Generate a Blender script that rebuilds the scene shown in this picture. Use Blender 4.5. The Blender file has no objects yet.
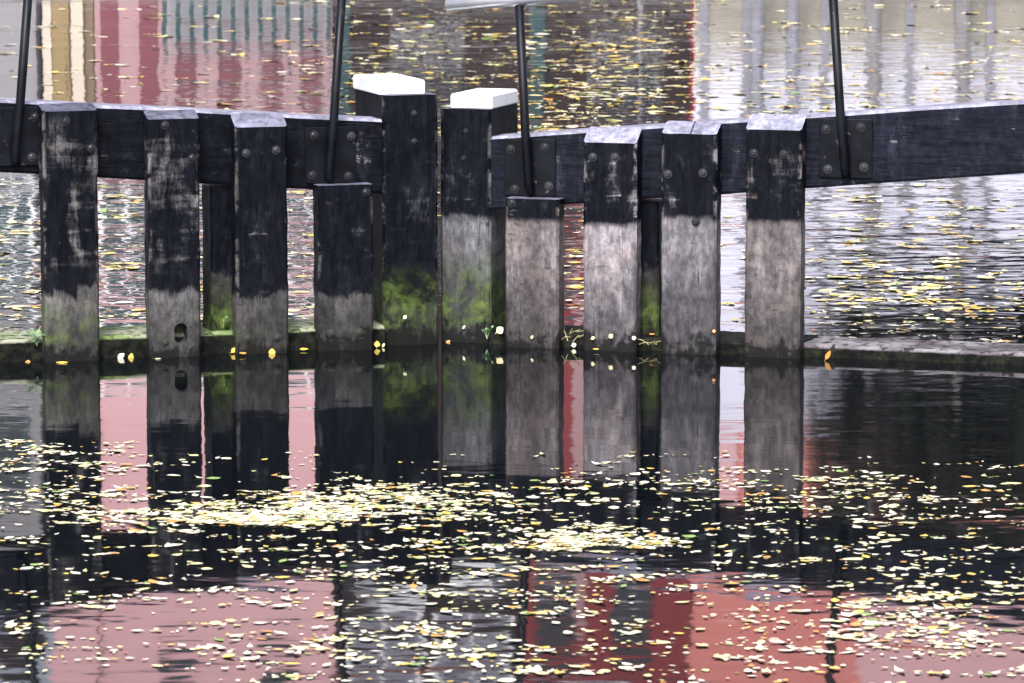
import bpy, bmesh, math, random
from mathutils import Vector, Matrix, noise

S = bpy.context.scene
COL = S.collection
R = math.radians

# ------------------------------------------------------------------ camera
CAM_H, PITCH, FPX, W, H = 2.6, R(7.3), 4450.0, 1024, 683
cam_d = bpy.data.cameras.new('camera')
cam = bpy.data.objects.new('camera', cam_d)
COL.objects.link(cam)
cam.location = (0, 0, CAM_H)
cam.rotation_euler = (math.pi/2 - PITCH, 0, 0)
cam_d.sensor_width = 36.0
cam_d.lens = 36.0 * FPX / W
cam_d.dof.use_dof = True
cam_d.dof.focus_distance = 19.9
cam_d.dof.aperture_fstop = 11.0
cam_d.clip_start, cam_d.clip_end = 0.1, 3000
S.camera = cam

# ------------------------------------------------------------------ sky, sun, exposure
SUN_EL, SUN_AZ = R(48), R(-166)          # azimuth from +Y, clockwise positive: behind the camera, slightly to the left
wd = bpy.data.worlds.new('World')
S.world = wd
wd.use_nodes = True
wn = wd.node_tree
bg = wn.nodes['Background']
sky = wn.nodes.new('ShaderNodeTexSky')
sky.sky_type = 'NISHITA'
sky.sun_disc = False
sky.sun_elevation = SUN_EL
sky.sun_rotation = SUN_AZ
sky.air_density = 1.0
sky.dust_density = 6.0
sky.ozone_density = 1.0
bw_ = wn.nodes.new('ShaderNodeRGBToBW')
tint = wn.nodes.new('ShaderNodeMix'); tint.data_type = 'RGBA'; tint.blend_type = 'MULTIPLY'; tint.inputs[0].default_value = 1.0
tint.inputs[7].default_value = (0.96, 0.97, 1.10, 1)
veil = wn.nodes.new('ShaderNodeMix'); veil.data_type = 'RGBA'; veil.inputs[0].default_value = 0.8   # thin cloud over the whole sky
wn.links.new(sky.outputs[0], bw_.inputs[0]); wn.links.new(bw_.outputs[0], tint.inputs[6])
wn.links.new(sky.outputs[0], veil.inputs[6]); wn.links.new(tint.outputs[2], veil.inputs[7])
wn.links.new(veil.outputs[2], bg.inputs[0])
bg.inputs[1].default_value = 0.15
sd = bpy.data.lights.new('sun', 'SUN')
sun = bpy.data.objects.new('sun', sd)
COL.objects.link(sun)
sd.energy, sd.angle, sd.color = 1.4, R(14), (1.0, 0.95, 0.88)
to_sun = Vector((math.sin(SUN_AZ)*math.cos(SUN_EL), math.cos(SUN_AZ)*math.cos(SUN_EL), math.sin(SUN_EL)))
sun.rotation_euler = to_sun.to_track_quat('Z', 'Y').to_euler()
S.view_settings.view_transform = 'Standard'
S.view_settings.look = 'None'
S.view_settings.gamma = 1.0
S.view_settings.exposure = 1.32
S.render.engine = 'CYCLES'
S.cycles.use_denoising = True
S.cycles.max_bounces = 6

# ------------------------------------------------------------------ measuring helpers
def ray(px, py):
    x, y = (px - W/2)/FPX, -(py - H/2)/FPX
    c, s = math.cos(PITCH), math.sin(PITCH)
    return Vector((x, c + y*s, -s + y*c))

def water_pt(px, py):
    d = ray(px, py)
    t = -CAM_H/d.z
    return Vector((d.x*t, d.y*t, 0))

def bank_pt(px, Y):
    return (px - W/2)/FPX*Y

# ------------------------------------------------------------------ build helpers
class MB:
    def __init__(self):
        self.v, self.f = [], []
    def poly(self, pts):
        n = len(self.v)
        self.v += [tuple(p) for p in pts]
        self.f.append(tuple(range(n, n+len(pts))))
    def box(self, x0, x1, y0, y1, z0, z1):
        n = len(self.v)
        self.v += [(x0,y0,z0),(x1,y0,z0),(x1,y1,z0),(x0,y1,z0),(x0,y0,z1),(x1,y0,z1),(x1,y1,z1),(x0,y1,z1)]
        for q in ((0,3,2,1),(4,5,6,7),(0,1,5,4),(1,2,6,5),(2,3,7,6),(3,0,4,7)):
            self.f.append(tuple(n+i for i in q))
        return self
    def loft(self, rings, caps=True):
        n, m = len(self.v), len(rings[0])
        for r in rings:
            self.v += [tuple(p) for p in r]
        for k in range(len(rings)-1):
            for i in range(m):
                j = (i+1) % m
                self.f.append((n+k*m+i, n+k*m+j, n+(k+1)*m+j, n+(k+1)*m+i))
        if caps:
            self.f.append(tuple(n+i for i in reversed(range(m))))
            self.f.append(tuple(n+(len(rings)-1)*m+i for i in range(m)))
        return self
    def tube(self, pts, rad, seg=10, squash=None):
        pts = [Vector(p) for p in pts]
        rads = rad if isinstance(rad, (list, tuple)) else [rad]*len(pts)
        rings = []
        for i, p in enumerate(pts):
            d = (pts[min(i+1, len(pts)-1)] - pts[max(i-1, 0)]).normalized()
            a = Vector((0,0,1)) if abs(d.z) < 0.9 else Vector((0,1,0))
            e1 = d.cross(a).normalized()
            e2 = d.cross(e1).normalized()
            rings.append([p + (e1*math.cos(2*math.pi*k/seg) + e2*math.sin(2*math.pi*k/seg))*rads[i] for k in range(seg)])
        return self.loft(rings)
    def build(self, name, mat, parent=None, smooth=False, bevel=0):
        me = bpy.data.meshes.new(name)
        me.from_pydata(self.v, [], self.f)
        bm = bmesh.new(); bm.from_mesh(me)
        bmesh.ops.recalc_face_normals(bm, faces=bm.faces[:])
        if bevel:
            es = [e for e in bm.edges if len(e.link_faces) == 2 and e.calc_face_angle(0) > R(40)]
            bmesh.ops.bevel(bm, geom=es, offset=bevel, segments=2, affect='EDGES', profile=0.6)
        bm.to_mesh(me); bm.free()
        for p in me.polygons: p.use_smooth = smooth
        if mat: me.materials.append(mat)
        o = bpy.data.objects.new(name, me)
        COL.objects.link(o)
        if parent: o.parent = parent
        return o

def tag(o, label=None, cat=None, group=None, kind=None):
    if label: o['label'] = label
    if cat: o['category'] = cat
    if group: o['group'] = group
    if kind: o['kind'] = kind
    return o

def empty(name, loc=(0,0,0), rz=0.0, label=None, cat=None, group=None):
    o = bpy.data.objects.new(name, None)
    o.empty_display_size = 0.2
    COL.objects.link(o)
    o.location = loc
    o.rotation_euler = (0, 0, rz)
    return tag(o, label, cat, group)

# ------------------------------------------------------------------ material helpers
class NT:
    def __init__(self, name):
        self.m = bpy.data.materials.new(name)
        self.m.use_nodes = True
        self.t = self.m.node_tree
        self.b = self.t.nodes['Principled BSDF']
    def n(self, typ, **kw):
        nd = self.t.nodes.new(typ)
        for k, v in kw.items(): setattr(nd, k, v)
        return nd
    def l(self, a, b): self.t.links.new(a, b)
    def coord(self, scale=(1,1,1), loc=(0,0,0)):
        tc = self.n('ShaderNodeTexCoord')
        mp = self.n('ShaderNodeMapping')
        mp.inputs['Scale'].default_value = scale
        mp.inputs['Location'].default_value = loc
        self.l(tc.outputs['Object'], mp.inputs[0])
        return mp.outputs[0]
    def noise(self, vec, scale=1, detail=4, rough=0.55, dist=0):
        nd = self.n('ShaderNodeTexNoise')
        nd.inputs['Scale'].default_value = scale
        nd.inputs['Detail'].default_value = detail
        nd.inputs['Roughness'].default_value = rough
        nd.inputs['Distortion'].default_value = dist
        self.l(vec, nd.inputs['Vector'])
        return nd.outputs['Fac']
    def math(self, op, a, b=None, c=None, clamp=False):
        nd = self.n('ShaderNodeMath', operation=op, use_clamp=clamp)
        for i, x in enumerate((a, b, c)):
            if x is None: continue
            if isinstance(x, (int, float)): nd.inputs[i].default_value = x
            else: self.l(x, nd.inputs[i])
        return nd.outputs[0]
    def step(self, x, lo, hi):
        nd = self.n('ShaderNodeMapRange', interpolation_type='SMOOTHSTEP')
        self.l(x, nd.inputs['Value'])
        nd.inputs['From Min'].default_value = lo
        nd.inputs['From Max'].default_value = hi
        return nd.outputs[0]
    def mix(self, f, a, b, blend='MIX'):
        nd = self.n('ShaderNodeMix', data_type='RGBA', blend_type=blend)
        if isinstance(f, (int, float)): nd.inputs[0].default_value = f
        else: self.l(f, nd.inputs[0])
        for i, x in ((6, a), (7, b)):
            if isinstance(x, tuple): nd.inputs[i].default_value = (*x, 1)
            else: self.l(x, nd.inputs[i])
        return nd.outputs[2]
    def ramp(self, f, stops):
        nd = self.n('ShaderNodeValToRGB')
        e = nd.color_ramp.elements
        while len(e) > 1: e.remove(e[-1])
        e[0].position = stops[0][0]; e[0].color = (*stops[0][1], 1)
        for p, c in stops[1:]:
            k = e.new(p); k.color = (*c, 1)
        self.l(f, nd.inputs[0])
        return nd.outputs[0]
    def bump(self, h, strength=0.5, dist=0.01, prev=None, fw=None):
        nd = self.n('ShaderNodeBump')
        nd.inputs['Strength'].default_value = strength
        nd.inputs['Distance'].default_value = dist
        if fw is not None and 'Filter Width' in nd.inputs: nd.inputs['Filter Width'].default_value = fw
        self.l(h, nd.inputs['Height'])
        if prev is not None: self.l(prev, nd.inputs['Normal'])
        return nd.outputs[0]
    def set(self, color=None, rough=None, normal=None, metallic=None, ior=None):
        for k, x in (('Base Color', color), ('Roughness', rough), ('Normal', normal), ('Metallic', metallic), ('IOR', ior)):
            if x is None: continue
            if isinstance(x, tuple): self.b.inputs[k].default_value = (*x, 1)
            elif isinstance(x, (int, float)): self.b.inputs[k].default_value = x
            else: self.l(x, self.b.inputs[k])
        return self.m

def simple(name, color, rough=0.6, var=0.25, scale=6, metallic=0):
    t = NT(name)
    c = t.noise(t.coord(), scale, 5, 0.6)
    col = t.mix(c, tuple(x*(1-var) for x in color), tuple(min(1, x*(1+var)) for x in color))
    return t.set(col, rough, t.bump(c, 0.15, 0.01), metallic)

def timber(name, paint_z, seed, bare=(0.27,0.25,0.25), moss=0.0, moss_z=0.3, scuff=0.0, scuff_z=(0.5,1.3), jag=0.08, crack_u=None,
           horizontal=False, warm=0.3, paint_lift=1.0, edges=None, front=-0.1, top_tone=(0.15,0.15,0.195)):
    """tarred oak: black paint above paint_z, weathered grey wood below, moss and dark wet wood at the waterline"""
    t = NT(name)
    o = (seed*7.31, seed*3.17, seed*1.93)
    P = t.coord((1,1,1), o)
    tc = t.n('ShaderNodeTexCoord')
    sp = t.n('ShaderNodeSeparateXYZ'); t.l(tc.outputs['Object'], sp.inputs[0])
    z, u, yy = sp.outputs['Z'], sp.outputs['X'], sp.outputs['Y']
    vert = not horizontal
    grain = t.noise(t.coord((9,9,1.1) if vert else (0.9,9,9), o), 5, 7, 0.62, 0.8)
    fine = t.noise(t.coord((26,26,3) if vert else (2.2,30,30), o), 5, 4, 0.6, 0.4)
    blotch = t.noise(P, 5, 6, 0.62, 0.5)
    blotch2 = t.noise(t.coord((1,1,1), (o[0]+9, o[1]+4, o[2])), 14, 6, 0.68, 0.4)
    cloud = t.noise(t.coord((1.9,1.9,0.7), (o[0]+3, o[1]+8, o[2]+5)), 4.2, 7, 0.70, 0.25)
    drip = t.noise(t.coord((12,12,1.6), o), 1.6, 4, 0.6)
    scr = t.noise(t.coord((1.4,1.4,11), o), 2.2, 5, 0.62, 0.3)
    spot = t.noise(t.coord((8,8,22), (o[0]+1, o[1]+2, o[2]+3)), 2.2, 4, 0.6, 0.3)
    mul = lambda a_, b_: t.math('MULTIPLY', a_, b_)
    inv = lambda a_: t.math('SUBTRACT', 1.0, a_)
    tone = lambda k: tuple(min(1, c*k) for c in bare)
    # bare wood: cloudy bleaching and staining over a quiet grain
    bw = t.mix(t.step(cloud, 0.32, 0.68), tone(0.42), tone(1.30))
    bw = t.mix(mul(t.step(grain, 0.42, 0.66), 0.55), bw, tone(0.42))
    bw = t.mix(mul(t.step(blotch, 0.46, 0.66), warm), bw, (bare[0]*0.98, bare[1]*0.84, bare[2]*0.74))
    bw = t.mix(mul(t.step(blotch2, 0.54, 0.70), 0.55), bw, tone(0.40))
    bw = t.mix(mul(t.step(spot, 0.62, 0.70), 0.75), bw, tone(0.20))
    bw = t.mix(mul(t.step(fine, 0.64, 0.72), 0.55), bw, tone(0.22))
    bw = t.mix(mul(t.step(scr, 0.60, 0.74), 0.35), bw, tone(0.35))
    # paint: blue-black tar with thinner, greyer areas
    L = paint_lift
    pc = t.mix(t.step(grain, 0.3, 0.75), (0.0018*L,0.0023*L,0.0038*L), (0.006*L,0.0072*L,0.0115*L))
    pc = t.mix(mul(t.step(cloud, 0.50, 0.72), 0.7), pc, (0.015*L,0.017*L,0.026*L))
    pc = t.mix(mul(t.step(blotch2, 0.60, 0.74), 0.6), pc, (0.040,0.043,0.056))
    edge = t.math('ADD', z, mul(t.math('SUBTRACT', t.math('ADD', mul(blotch, 0.55), mul(drip, 0.45)), 0.5), jag*6))
    pm = t.step(edge, paint_z-0.022, paint_z+0.014)
    if scuff > 0:          # paint rubbed to grey by boats: soft patches broken by horizontal strokes
        win = mul(t.step(z, scuff_z[0]-0.1, scuff_z[0]+0.05), inv(t.step(z, scuff_z[1]-0.04, scuff_z[1]+0.04)))
        sc = t.math('ADD', mul(cloud, 0.68), mul(scr, 0.32))
        th = 0.61 - 0.115*scuff
        sm = mul(t.step(sc, th, th+0.13), win)
        pm = mul(pm, inv(mul(sm, mul(0.85, t.step(blotch2, 0.30, 0.62)))))
        hot = mul(t.step(mul(scr, t.math('ADD', cloud, 0.5)), 0.68, 0.76), win)
        pm = mul(pm, inv(mul(hot, 0.8)))
    chips = t.step(blotch2, 0.70, 0.73)
    pm = mul(pm, inv(mul(chips, 0.65)))
    if edges:
        da = t.math('MINIMUM', t.math('ABSOLUTE', t.math('SUBTRACT', u, edges[0])), t.math('ABSOLUTE', t.math('SUBTRACT', u, edges[1])))
        ew = mul(inv(t.step(da, 0.003, 0.018)), t.step(t.noise(t.coord((1,1,1), (o[2], o[0], 3)), 9, 6, 0.7), 0.50, 0.58))
        ew = mul(ew, inv(t.step(yy, front+0.004, front+0.03)))
        pm = mul(pm, inv(mul(ew, 0.85)))
    col = t.mix(pm, bw, pc)
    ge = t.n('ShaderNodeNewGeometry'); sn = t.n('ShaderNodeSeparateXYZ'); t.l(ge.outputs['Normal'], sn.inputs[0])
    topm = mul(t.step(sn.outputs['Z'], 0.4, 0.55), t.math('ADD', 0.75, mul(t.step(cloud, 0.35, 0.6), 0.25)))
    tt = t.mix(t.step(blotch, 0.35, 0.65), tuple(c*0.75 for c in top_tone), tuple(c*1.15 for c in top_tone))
    col = t.mix(topm, col, tt)                                   # upward-facing faces take the paler, bluish top tone
    damp = inv(t.step(t.math('ADD', z, mul(t.math('SUBTRACT', t.math('ADD', mul(blotch, 0.5), mul(cloud, 0.5)), 0.5), 0.8)), 0.04, 0.50))
    col = t.mix(mul(damp, t.math('SUBTRACT', 0.88, mul(pm, 0.75))), col, tone(0.20))
    mott = t.noise(t.coord((1,1,0.7), (o[2]+2, o[0]+6, o[1])), 30, 5, 0.7)
    col = t.mix(1.0, col, t.mix(t.step(mott, 0.34, 0.66), (0.58,0.58,0.59), (1.22,1.22,1.22)), 'MULTIPLY')
    if moss > 0:           # green film and moss low down
        mn = t.math('ADD', mul(cloud, 0.55), mul(blotch2, 0.45))
        mz = mul(inv(t.step(z, moss_z*0.5, moss_z*1.1)), t.step(z, 0.04, 0.10))
        mz = mul(mz, t.step(mn, 0.50-0.16*moss, 0.74-0.14*moss))
        mc = t.mix(t.step(blotch2, 0.36, 0.66), (0.025,0.036,0.008), (0.10,0.145,0.034))
        col = t.mix(mul(mz, min(0.95, 0.45+0.5*moss)), col, mc)
    # wet, slimy band at the waterline, tide-marked
    wz = t.math('ADD', z, mul(t.math('SUBTRACT', t.math('ADD', mul(blotch2, 0.55), mul(drip, 0.45)), 0.5), 0.55))
    wet = inv(t.step(wz, 0.03, 0.085))
    col = t.mix(mul(wet, 0.93), col, (0.008,0.008,0.007))
    if crack_u is not None:
        d = t.math('ABSOLUTE', t.math('SUBTRACT', t.math('ADD', u, mul(t.math('SUBTRACT', drip, 0.5), 0.015)), crack_u))
        ck = mul(inv(t.step(d, 0.0015, 0.004)), t.step(z, 0.55, 0.8))
        col = t.mix(ck, col, (0.004,0.004,0.005))
    # seasoning checks along the grain
    ckn = t.noise(t.coord((22,22,0.55) if vert else (0.5,20,20), (o[1], o[2], o[0])), 1.0, 2, 0.5, 0.15)
    chk = inv(t.step(t.math('ABSOLUTE', t.math('SUBTRACT', ckn, 0.5)), 0.0, 0.010))
    chk = mul(chk, t.step(cloud, 0.46, 0.56))
    col = t.mix(mul(chk, 0.75), col, (0.010,0.009,0.009))
    rough = t.math('ADD', 0.66, mul(pm, -0.2))
    rough = t.math('ADD', rough, mul(t.math('SUBTRACT', blotch2, 0.5), 0.35))
    hh = t.math('ADD', mul(grain, 0.5), t.math('ADD', mul(fine, 0.3), mul(chk, -0.5)))
    nb = t.bump(hh, 0.55, 0.007)
    nb = t.bump(blotch2, 0.25, 0.008, nb)
    nb = t.bump(pm, 0.3, 0.003, nb)
    t.b.inputs['Specular IOR Level'].default_value = 0.08
    return t.set(col, rough, nb)

# ================================================================== SETTING
def make_water():
    t = NT('canal_water')
    tc = t.n('ShaderNodeTexCoord')
    sp = t.n('ShaderNodeSeparateXYZ'); t.l(tc.outputs['Object'], sp.inputs[0])
    y, x = sp.outputs['Y'], sp.outputs['X']
    far = t.step(y, 19.6, 22.5)                           # wind ripples beyond the gates, still water in their lee
    near = t.math('SUBTRACT', 1.0, t.step(y, 13.0, 16.5))
    mid = t.math('SUBTRACT', 1.0, t.step(y, 26.0, 34.0))
    swell = t.noise(t.coord((0.45,0.55,1)), 1.0, 1, 0.4)
    rip = t.noise(t.coord((2.2,3.4,1)), 1.0, 2, 0.5, 0.3)
    fine = t.noise(t.coord((5.0,9.0,1)), 1.0, 2, 0.5, 0.2)
    patch = t.step(t.noise(t.coord((0.35,0.22,1), (3,7,0)), 1.0, 2), 0.38, 0.62)
    right = t.step(x, 1.1, 2.0)
    notfar = t.math('SUBTRACT', 1.0, far)
    midx = t.math('MULTIPLY', t.step(x, -1.9, -0.9), t.math('SUBTRACT', 1.0, t.math('MULTIPLY', t.step(x, 1.2, 2.6), 0.4)))
    af = t.math('ADD', t.math('ADD', t.math('MULTIPLY', patch, 0.6), t.math('MULTIPLY', midx, 0.35)), t.math('ADD', 0.20, t.math('MULTIPLY', mid, 0.14)))
    an = t.math('ADD', 0.11, t.math('ADD', t.math('MULTIPLY', near, 0.06), t.math('MULTIPLY', right, 0.10)))
    amp = t.math('ADD', t.math('MULTIPLY', far, af), t.math('MULTIPLY', notfar, an))
    h = t.math('ADD', t.math('MULTIPLY', rip, amp), t.math('MULTIPLY', t.math('MULTIPLY', fine, amp), 0.30))
    h = t.math('ADD', h, t.math('MULTIPLY', swell, t.math('ADD', 0.03, t.math('MULTIPLY', far, 1.0))))
    nb = t.bump(h, 1.0, RIPPLE, fw=0.1)
    t.set((0.002,0.003,0.004), t.math('ADD', 0.036, t.math('MULTIPLY', far, -0.028)), nb, 0.0, 1.333)
    return t.m
RIPPLE = 0.012
BANK_Y, HOUSE_Y = 54.6, 56.0
m = MB(); m.poly([(-300,-80,0),(300,-80,0),(300,BANK_Y+0.3,0),(-300,BANK_Y+0.3,0)])
tag(m.build('water', make_water()), kind='structure')

ground_m = simple('quay_paving', (0.20,0.19,0.18), 0.85, 0.3, 2)
m = MB(); m.box(-300, 300, BANK_Y+0.4, 900, -1.0, 0.12)
tag(m.build('quay_ground', ground_m), kind='structure')

def brick(name, c1, c2, mortar, sc=1.0, rough=0.85):
    t = NT(name)
    tc = t.n('ShaderNodeTexCoord')
    mp = t.n('ShaderNodeMapping')
    mp.inputs['Rotation'].default_value = (R(90), 0, 0)
    t.l(tc.outputs['Object'], mp.inputs[0])
    b = t.n('ShaderNodeTexBrick')
    b.inputs['Scale'].default_value = 1.0/sc
    b.inputs['Brick Width'].default_value = 0.22
    b.inputs['Row Height'].default_value = 0.07
    b.inputs['Mortar Size'].default_value = 0.008
    b.inputs['Color1'].default_value = (*c1, 1)
    b.inputs['Color2'].default_value = (*c2, 1)
    b.inputs['Mortar'].default_value = (*mortar, 1)
    t.l(mp.outputs[0], b.inputs['Vector'])
    n = t.noise(t.coord(), 1.2, 5, 0.6)
    col = t.mix(t.math('MULTIPLY', n, 0.5), b.outputs['Color'], tuple(c*0.6 for c in c1))
    return t.set(col, rough, t.bump(b.outputs['Fac'], 0.3, -0.005))

def painted_steel():
    t = NT('painted_steel')
    n = t.noise(t.coord(), 18, 6, 0.68); n2 = t.noise(t.coord((1,1,1), (4,2,9)), 7, 5, 0.6)
    c = t.mix(t.step(n2, 0.35, 0.7), (0.002,0.0025,0.004), (0.006,0.007,0.011))
    c = t.mix(t.step(n, 0.63, 0.67), c, (0.09,0.055,0.04))
    c = t.mix(t.step(n, 0.69, 0.71), c, (0.22,0.21,0.22))
    t.b.inputs['Specular IOR Level'].default_value = 0.16
    return t.set(c, t.math('ADD', 0.22, t.math('MULTIPLY', n2, 0.3)), t.bump(n, 0.35, 0.004))
def cap_paint():
    t = NT('cap_white_paint')
    tc = t.n('ShaderNodeTexCoord')
    n = t.noise(t.coord(), 24, 6, 0.68); n2 = t.noise(t.coord((3,3,1)), 6, 4, 0.6)
    c = t.mix(t.step(n2, 0.5, 0.75), (0.82,0.82,0.83), (0.66,0.65,0.62))
    c = t.mix(t.step(n, 0.67, 0.69), c, (0.03,0.03,0.035))
    return t.set(c, 0.55, t.bump(n, 0.3, 0.004))
M = dict(
    quay=brick('quay_brick', (0.10,0.09,0.08), (0.14,0.12,0.10), (0.2,0.19,0.18)),
    grey=simple('grey_render', (0.24,0.23,0.235), 0.85, 0.2, 1.5),
    ochre=simple('ochre_boards', (0.24,0.17,0.08), 0.7, 0.3, 5),
    brown=simple('brown_boards', (0.16,0.11,0.07), 0.7, 0.3, 5),
    dusty=simple('dusty_pink_plinth', (0.33,0.20,0.205), 0.85, 0.22, 2.5),
    panelgrey=simple('grey_boarding', (0.30,0.30,0.31), 0.8, 0.25, 4),
    olive=simple('olive_plinth', (0.27,0.25,0.20), 0.85, 0.35, 3),
    cream=simple('cream_paint', (0.50,0.43,0.34), 0.6, 0.08, 4),
    pink=simple('pink_render', (0.64,0.375,0.38), 0.8, 0.10, 2),
    crimson=simple('crimson_boards', (0.15,0.042,0.052), 0.7, 0.2, 4),
    darkbrick=brick('dark_brick', (0.014,0.006,0.006), (0.028,0.011,0.010), (0.024,0.02,0.02)),
    redbrick=brick('red_brick', (0.68,0.17,0.14), (0.74,0.23,0.19), (0.62,0.40,0.37)),
    darkred=simple('dark_red_render', (0.20,0.03,0.032), 0.8, 0.2, 2),
    lav=simple('pale_render', (0.66,0.66,0.76), 0.85, 0.2, 1.2),
    teal=simple('teal_paint', (0.010,0.042,0.046), 0.6, 0.2, 5),
    white=simple('white_paint', (0.82,0.82,0.82), 0.6, 0.06, 5),
    greypost=simple('grey_timber', (0.22,0.22,0.25), 0.8, 0.25, 6),
    tile=simple('roof_tiles', (0.20,0.07,0.05), 0.8, 0.3, 8),
    slate=simple('roof_slates', (0.08,0.08,0.09), 0.7, 0.3, 8),
    glass=simple('window_glass', (0.012,0.014,0.018), 0.08, 0.1, 1),
    teal_glass=simple('curtained_glass', (0.018,0.05,0.055), 0.1, 0.7, 1.5),
    pale_curtain=simple('net_curtain', (0.15,0.145,0.19), 0.8, 0.4, 3),
    bark=simple('tree_bark', (0.20,0.19,0.19), 0.9, 0.35, 12),
    dark=simple('dark_timber', (0.03,0.03,0.035), 0.7, 0.3, 6),
    galv=simple('galvanised_steel', (0.75,0.75,0.78), 0.32, 0.15, 25, 0.85),
    steel=painted_steel(),
)

q = MB(); q.box(-300, 300, BANK_Y, BANK_Y+0.4, -1.0, 0.10)
w = tag(q.build('quay_wall', M['quay']), 'low dark brick quay wall along the far side of the canal', 'wall')
cp = MB(); cp.box(-300, 300, BANK_Y-0.03, BANK_Y+0.403, 0.102, 0.16)
cp.build('coping', M['grey'], w)

# ------------------------------------------------------------------ far houses (seen as reflections in the canal)
def window(root, x0, x1, z0, z1, frame_m, pane_m, y=0.0, cols=2, rows=2, sill=True):
    fw = 0.06
    f = MB()
    f.box(x0, x0+fw, y-0.06, y-0.003, z0, z1); f.box(x1-fw, x1, y-0.06, y-0.003, z0, z1)
    f.box(x0+fw, x1-fw, y-0.06, y-0.003, z0, z0+fw); f.box(x0+fw, x1-fw, y-0.06, y-0.003, z1-fw, z1)
    for i in range(1, cols):
        xx = x0 + (x1-x0)*i/cols
        f.box(xx-0.018, xx+0.018, y-0.05, y-0.008, z0+fw, z1-fw)
    for i in range(1, rows):
        zz = z0 + (z1-z0)*i/rows
        f.box(x0+fw, x1-fw, y-0.048, y-0.010, zz-0.018, zz+0.018)
    fo = f.build('window', frame_m, root)
    MB().box(x0+fw, x1-fw, y-0.03, y-0.012, z0+fw, z1-fw).build('pane', pane_m, fo)
    if sill:
        MB().box(x0-0.05, x1+0.05, y-0.11, y-0.004, z0-0.07, z0-0.003).build('sill', M['white'], fo)

def house(name, px0, px1, height, wall_m, label, roof_m='slate', depth=8.0, roof='gable', gz=0.12, y=HOUSE_Y, rise=2.2):
    x0, x1 = bank_pt(px0, y), bank_pt(px1, y)
    wd_ = x1-x0
    r = empty(name, (x0, y, gz), 0, label, 'house', 'houses along the far quay')
    MB().box(0.004, wd_-0.004, 0, depth, 0, height).build('wall', wall_m, r)
    g = MB()
    if roof == 'gable':
        g.loft([[(0,-0.15,height),(wd_,-0.15,height),(wd_,-0.15,height+0.12),(wd_/2,-0.15,height+rise),(0,-0.15,height+0.12)],
                [(0,depth,height),(wd_,depth,height),(wd_,depth,height+0.12),(wd_/2,depth,height+rise),(0,depth,height+0.12)]])
    else:
        g.loft([[(0,-0.25,height),(0,depth,height),(0,depth,height+0.15),(0,depth/2,height+rise),(0,-0.25,height+0.15)],
                [(wd_,-0.25,height),(wd_,depth,height),(wd_,depth,height+0.15),(wd_,depth/2,height+rise),(wd_,-0.25,height+0.15)]])
    ro = g.build('roof', M[roof_m], r)
    MB().box(wd_*0.7, wd_*0.7+0.5, depth*0.4, depth*0.4+0.5, height+rise*0.3, height+rise+0.8).build('chimney', M['darkbrick'], ro)
    return r, wd_

# grey rendered house at the far left
h, wd_ = house('grey_house', -230, 42, 7.4, M['grey'], 'grey rendered house mirrored at the far left of the water, white-framed windows', rise=1.4, roof='eaves')
for k in range(3):
    window(h, wd_-0.68-k*1.05, wd_-0.12-k*1.05, 2.3, 4.1, M['white'], M['teal_glass'])
    window(h, wd_-0.78-k*1.05, wd_-0.22-k*1.05, 5.3, 6.5, M['teal'], M['glass'])
window(h, wd_-2.6, wd_-1.4, 0.7, 1.8, M['white'], M['glass'])
dp = MB(); dp.tube([(wd_-0.03,-0.06,0.0),(wd_-0.03,-0.06,7.2)], 0.03, 8); dp.build('drainpipe', M['dark'], h)

# narrow ochre house
h, wd_ = house('ochre_house', 42.5, 94, 9.3, M['brown'], 'narrow brown and ochre boarded house between grey and pink houses', rise=1.2)
MB().box(0.01, 0.12, -0.05, -0.003, 0, 3.0).build('pilaster', M['cream'], h)
d = MB().box(0.06+0.07, 0.34, -0.04, -0.004, 0, 2.1).build('door', M['ochre'], h)
MB().tube([(0.3,-0.07,0.95),(0.3,-0.07,1.1)], 0.012, 6).build('handle', M['steel'], d)
MB().box(0.37, 0.52, -0.07, -0.004, 0, 4.3).build('pilaster', M['cream'], h)
MB().box(0.005, wd_-0.005, -0.075, -0.004, 4.35, 9.25).build('upper_render', M['pink'], h)
window(h, 0.13, 0.35, 2.5, 3.6, M['teal'], M['glass'], cols=1)

# pink house
h, wd_ = house('pink_house', 94.5, 333, 9.6, M['pink'], 'tall pink rendered house with crimson boards between its ground-floor piers', roof='eaves', rise=1.6)
MB().box(0.006, wd_-0.006, -0.02, -0.003, 0.01, 2.44).build('plinth', M['dusty'], h)
for a, b in ((101,118.5),(139.5,158),(176,196),(218,240),(262,282),(300,322)):
    MB().box(bank_pt(a,HOUSE_Y)-bank_pt(94.5,HOUSE_Y), bank_pt(b,HOUSE_Y)-bank_pt(94.5,HOUSE_Y), -0.04, -0.023, 0.02, 2.3).build('board_panel', M['crimson'], h)
for k in range(4):
    window(h, 0.02+k*0.76, 0.76+k*0.76, 2.47, 5.0, M['white'], M['teal_glass'], cols=2, rows=3)
for k in range(2):
    window(h, 0.75+k*1.3, 1.2+k*1.3, 10.2-1.6, 9.45, M['teal'], M['glass'], sill=False)

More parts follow.
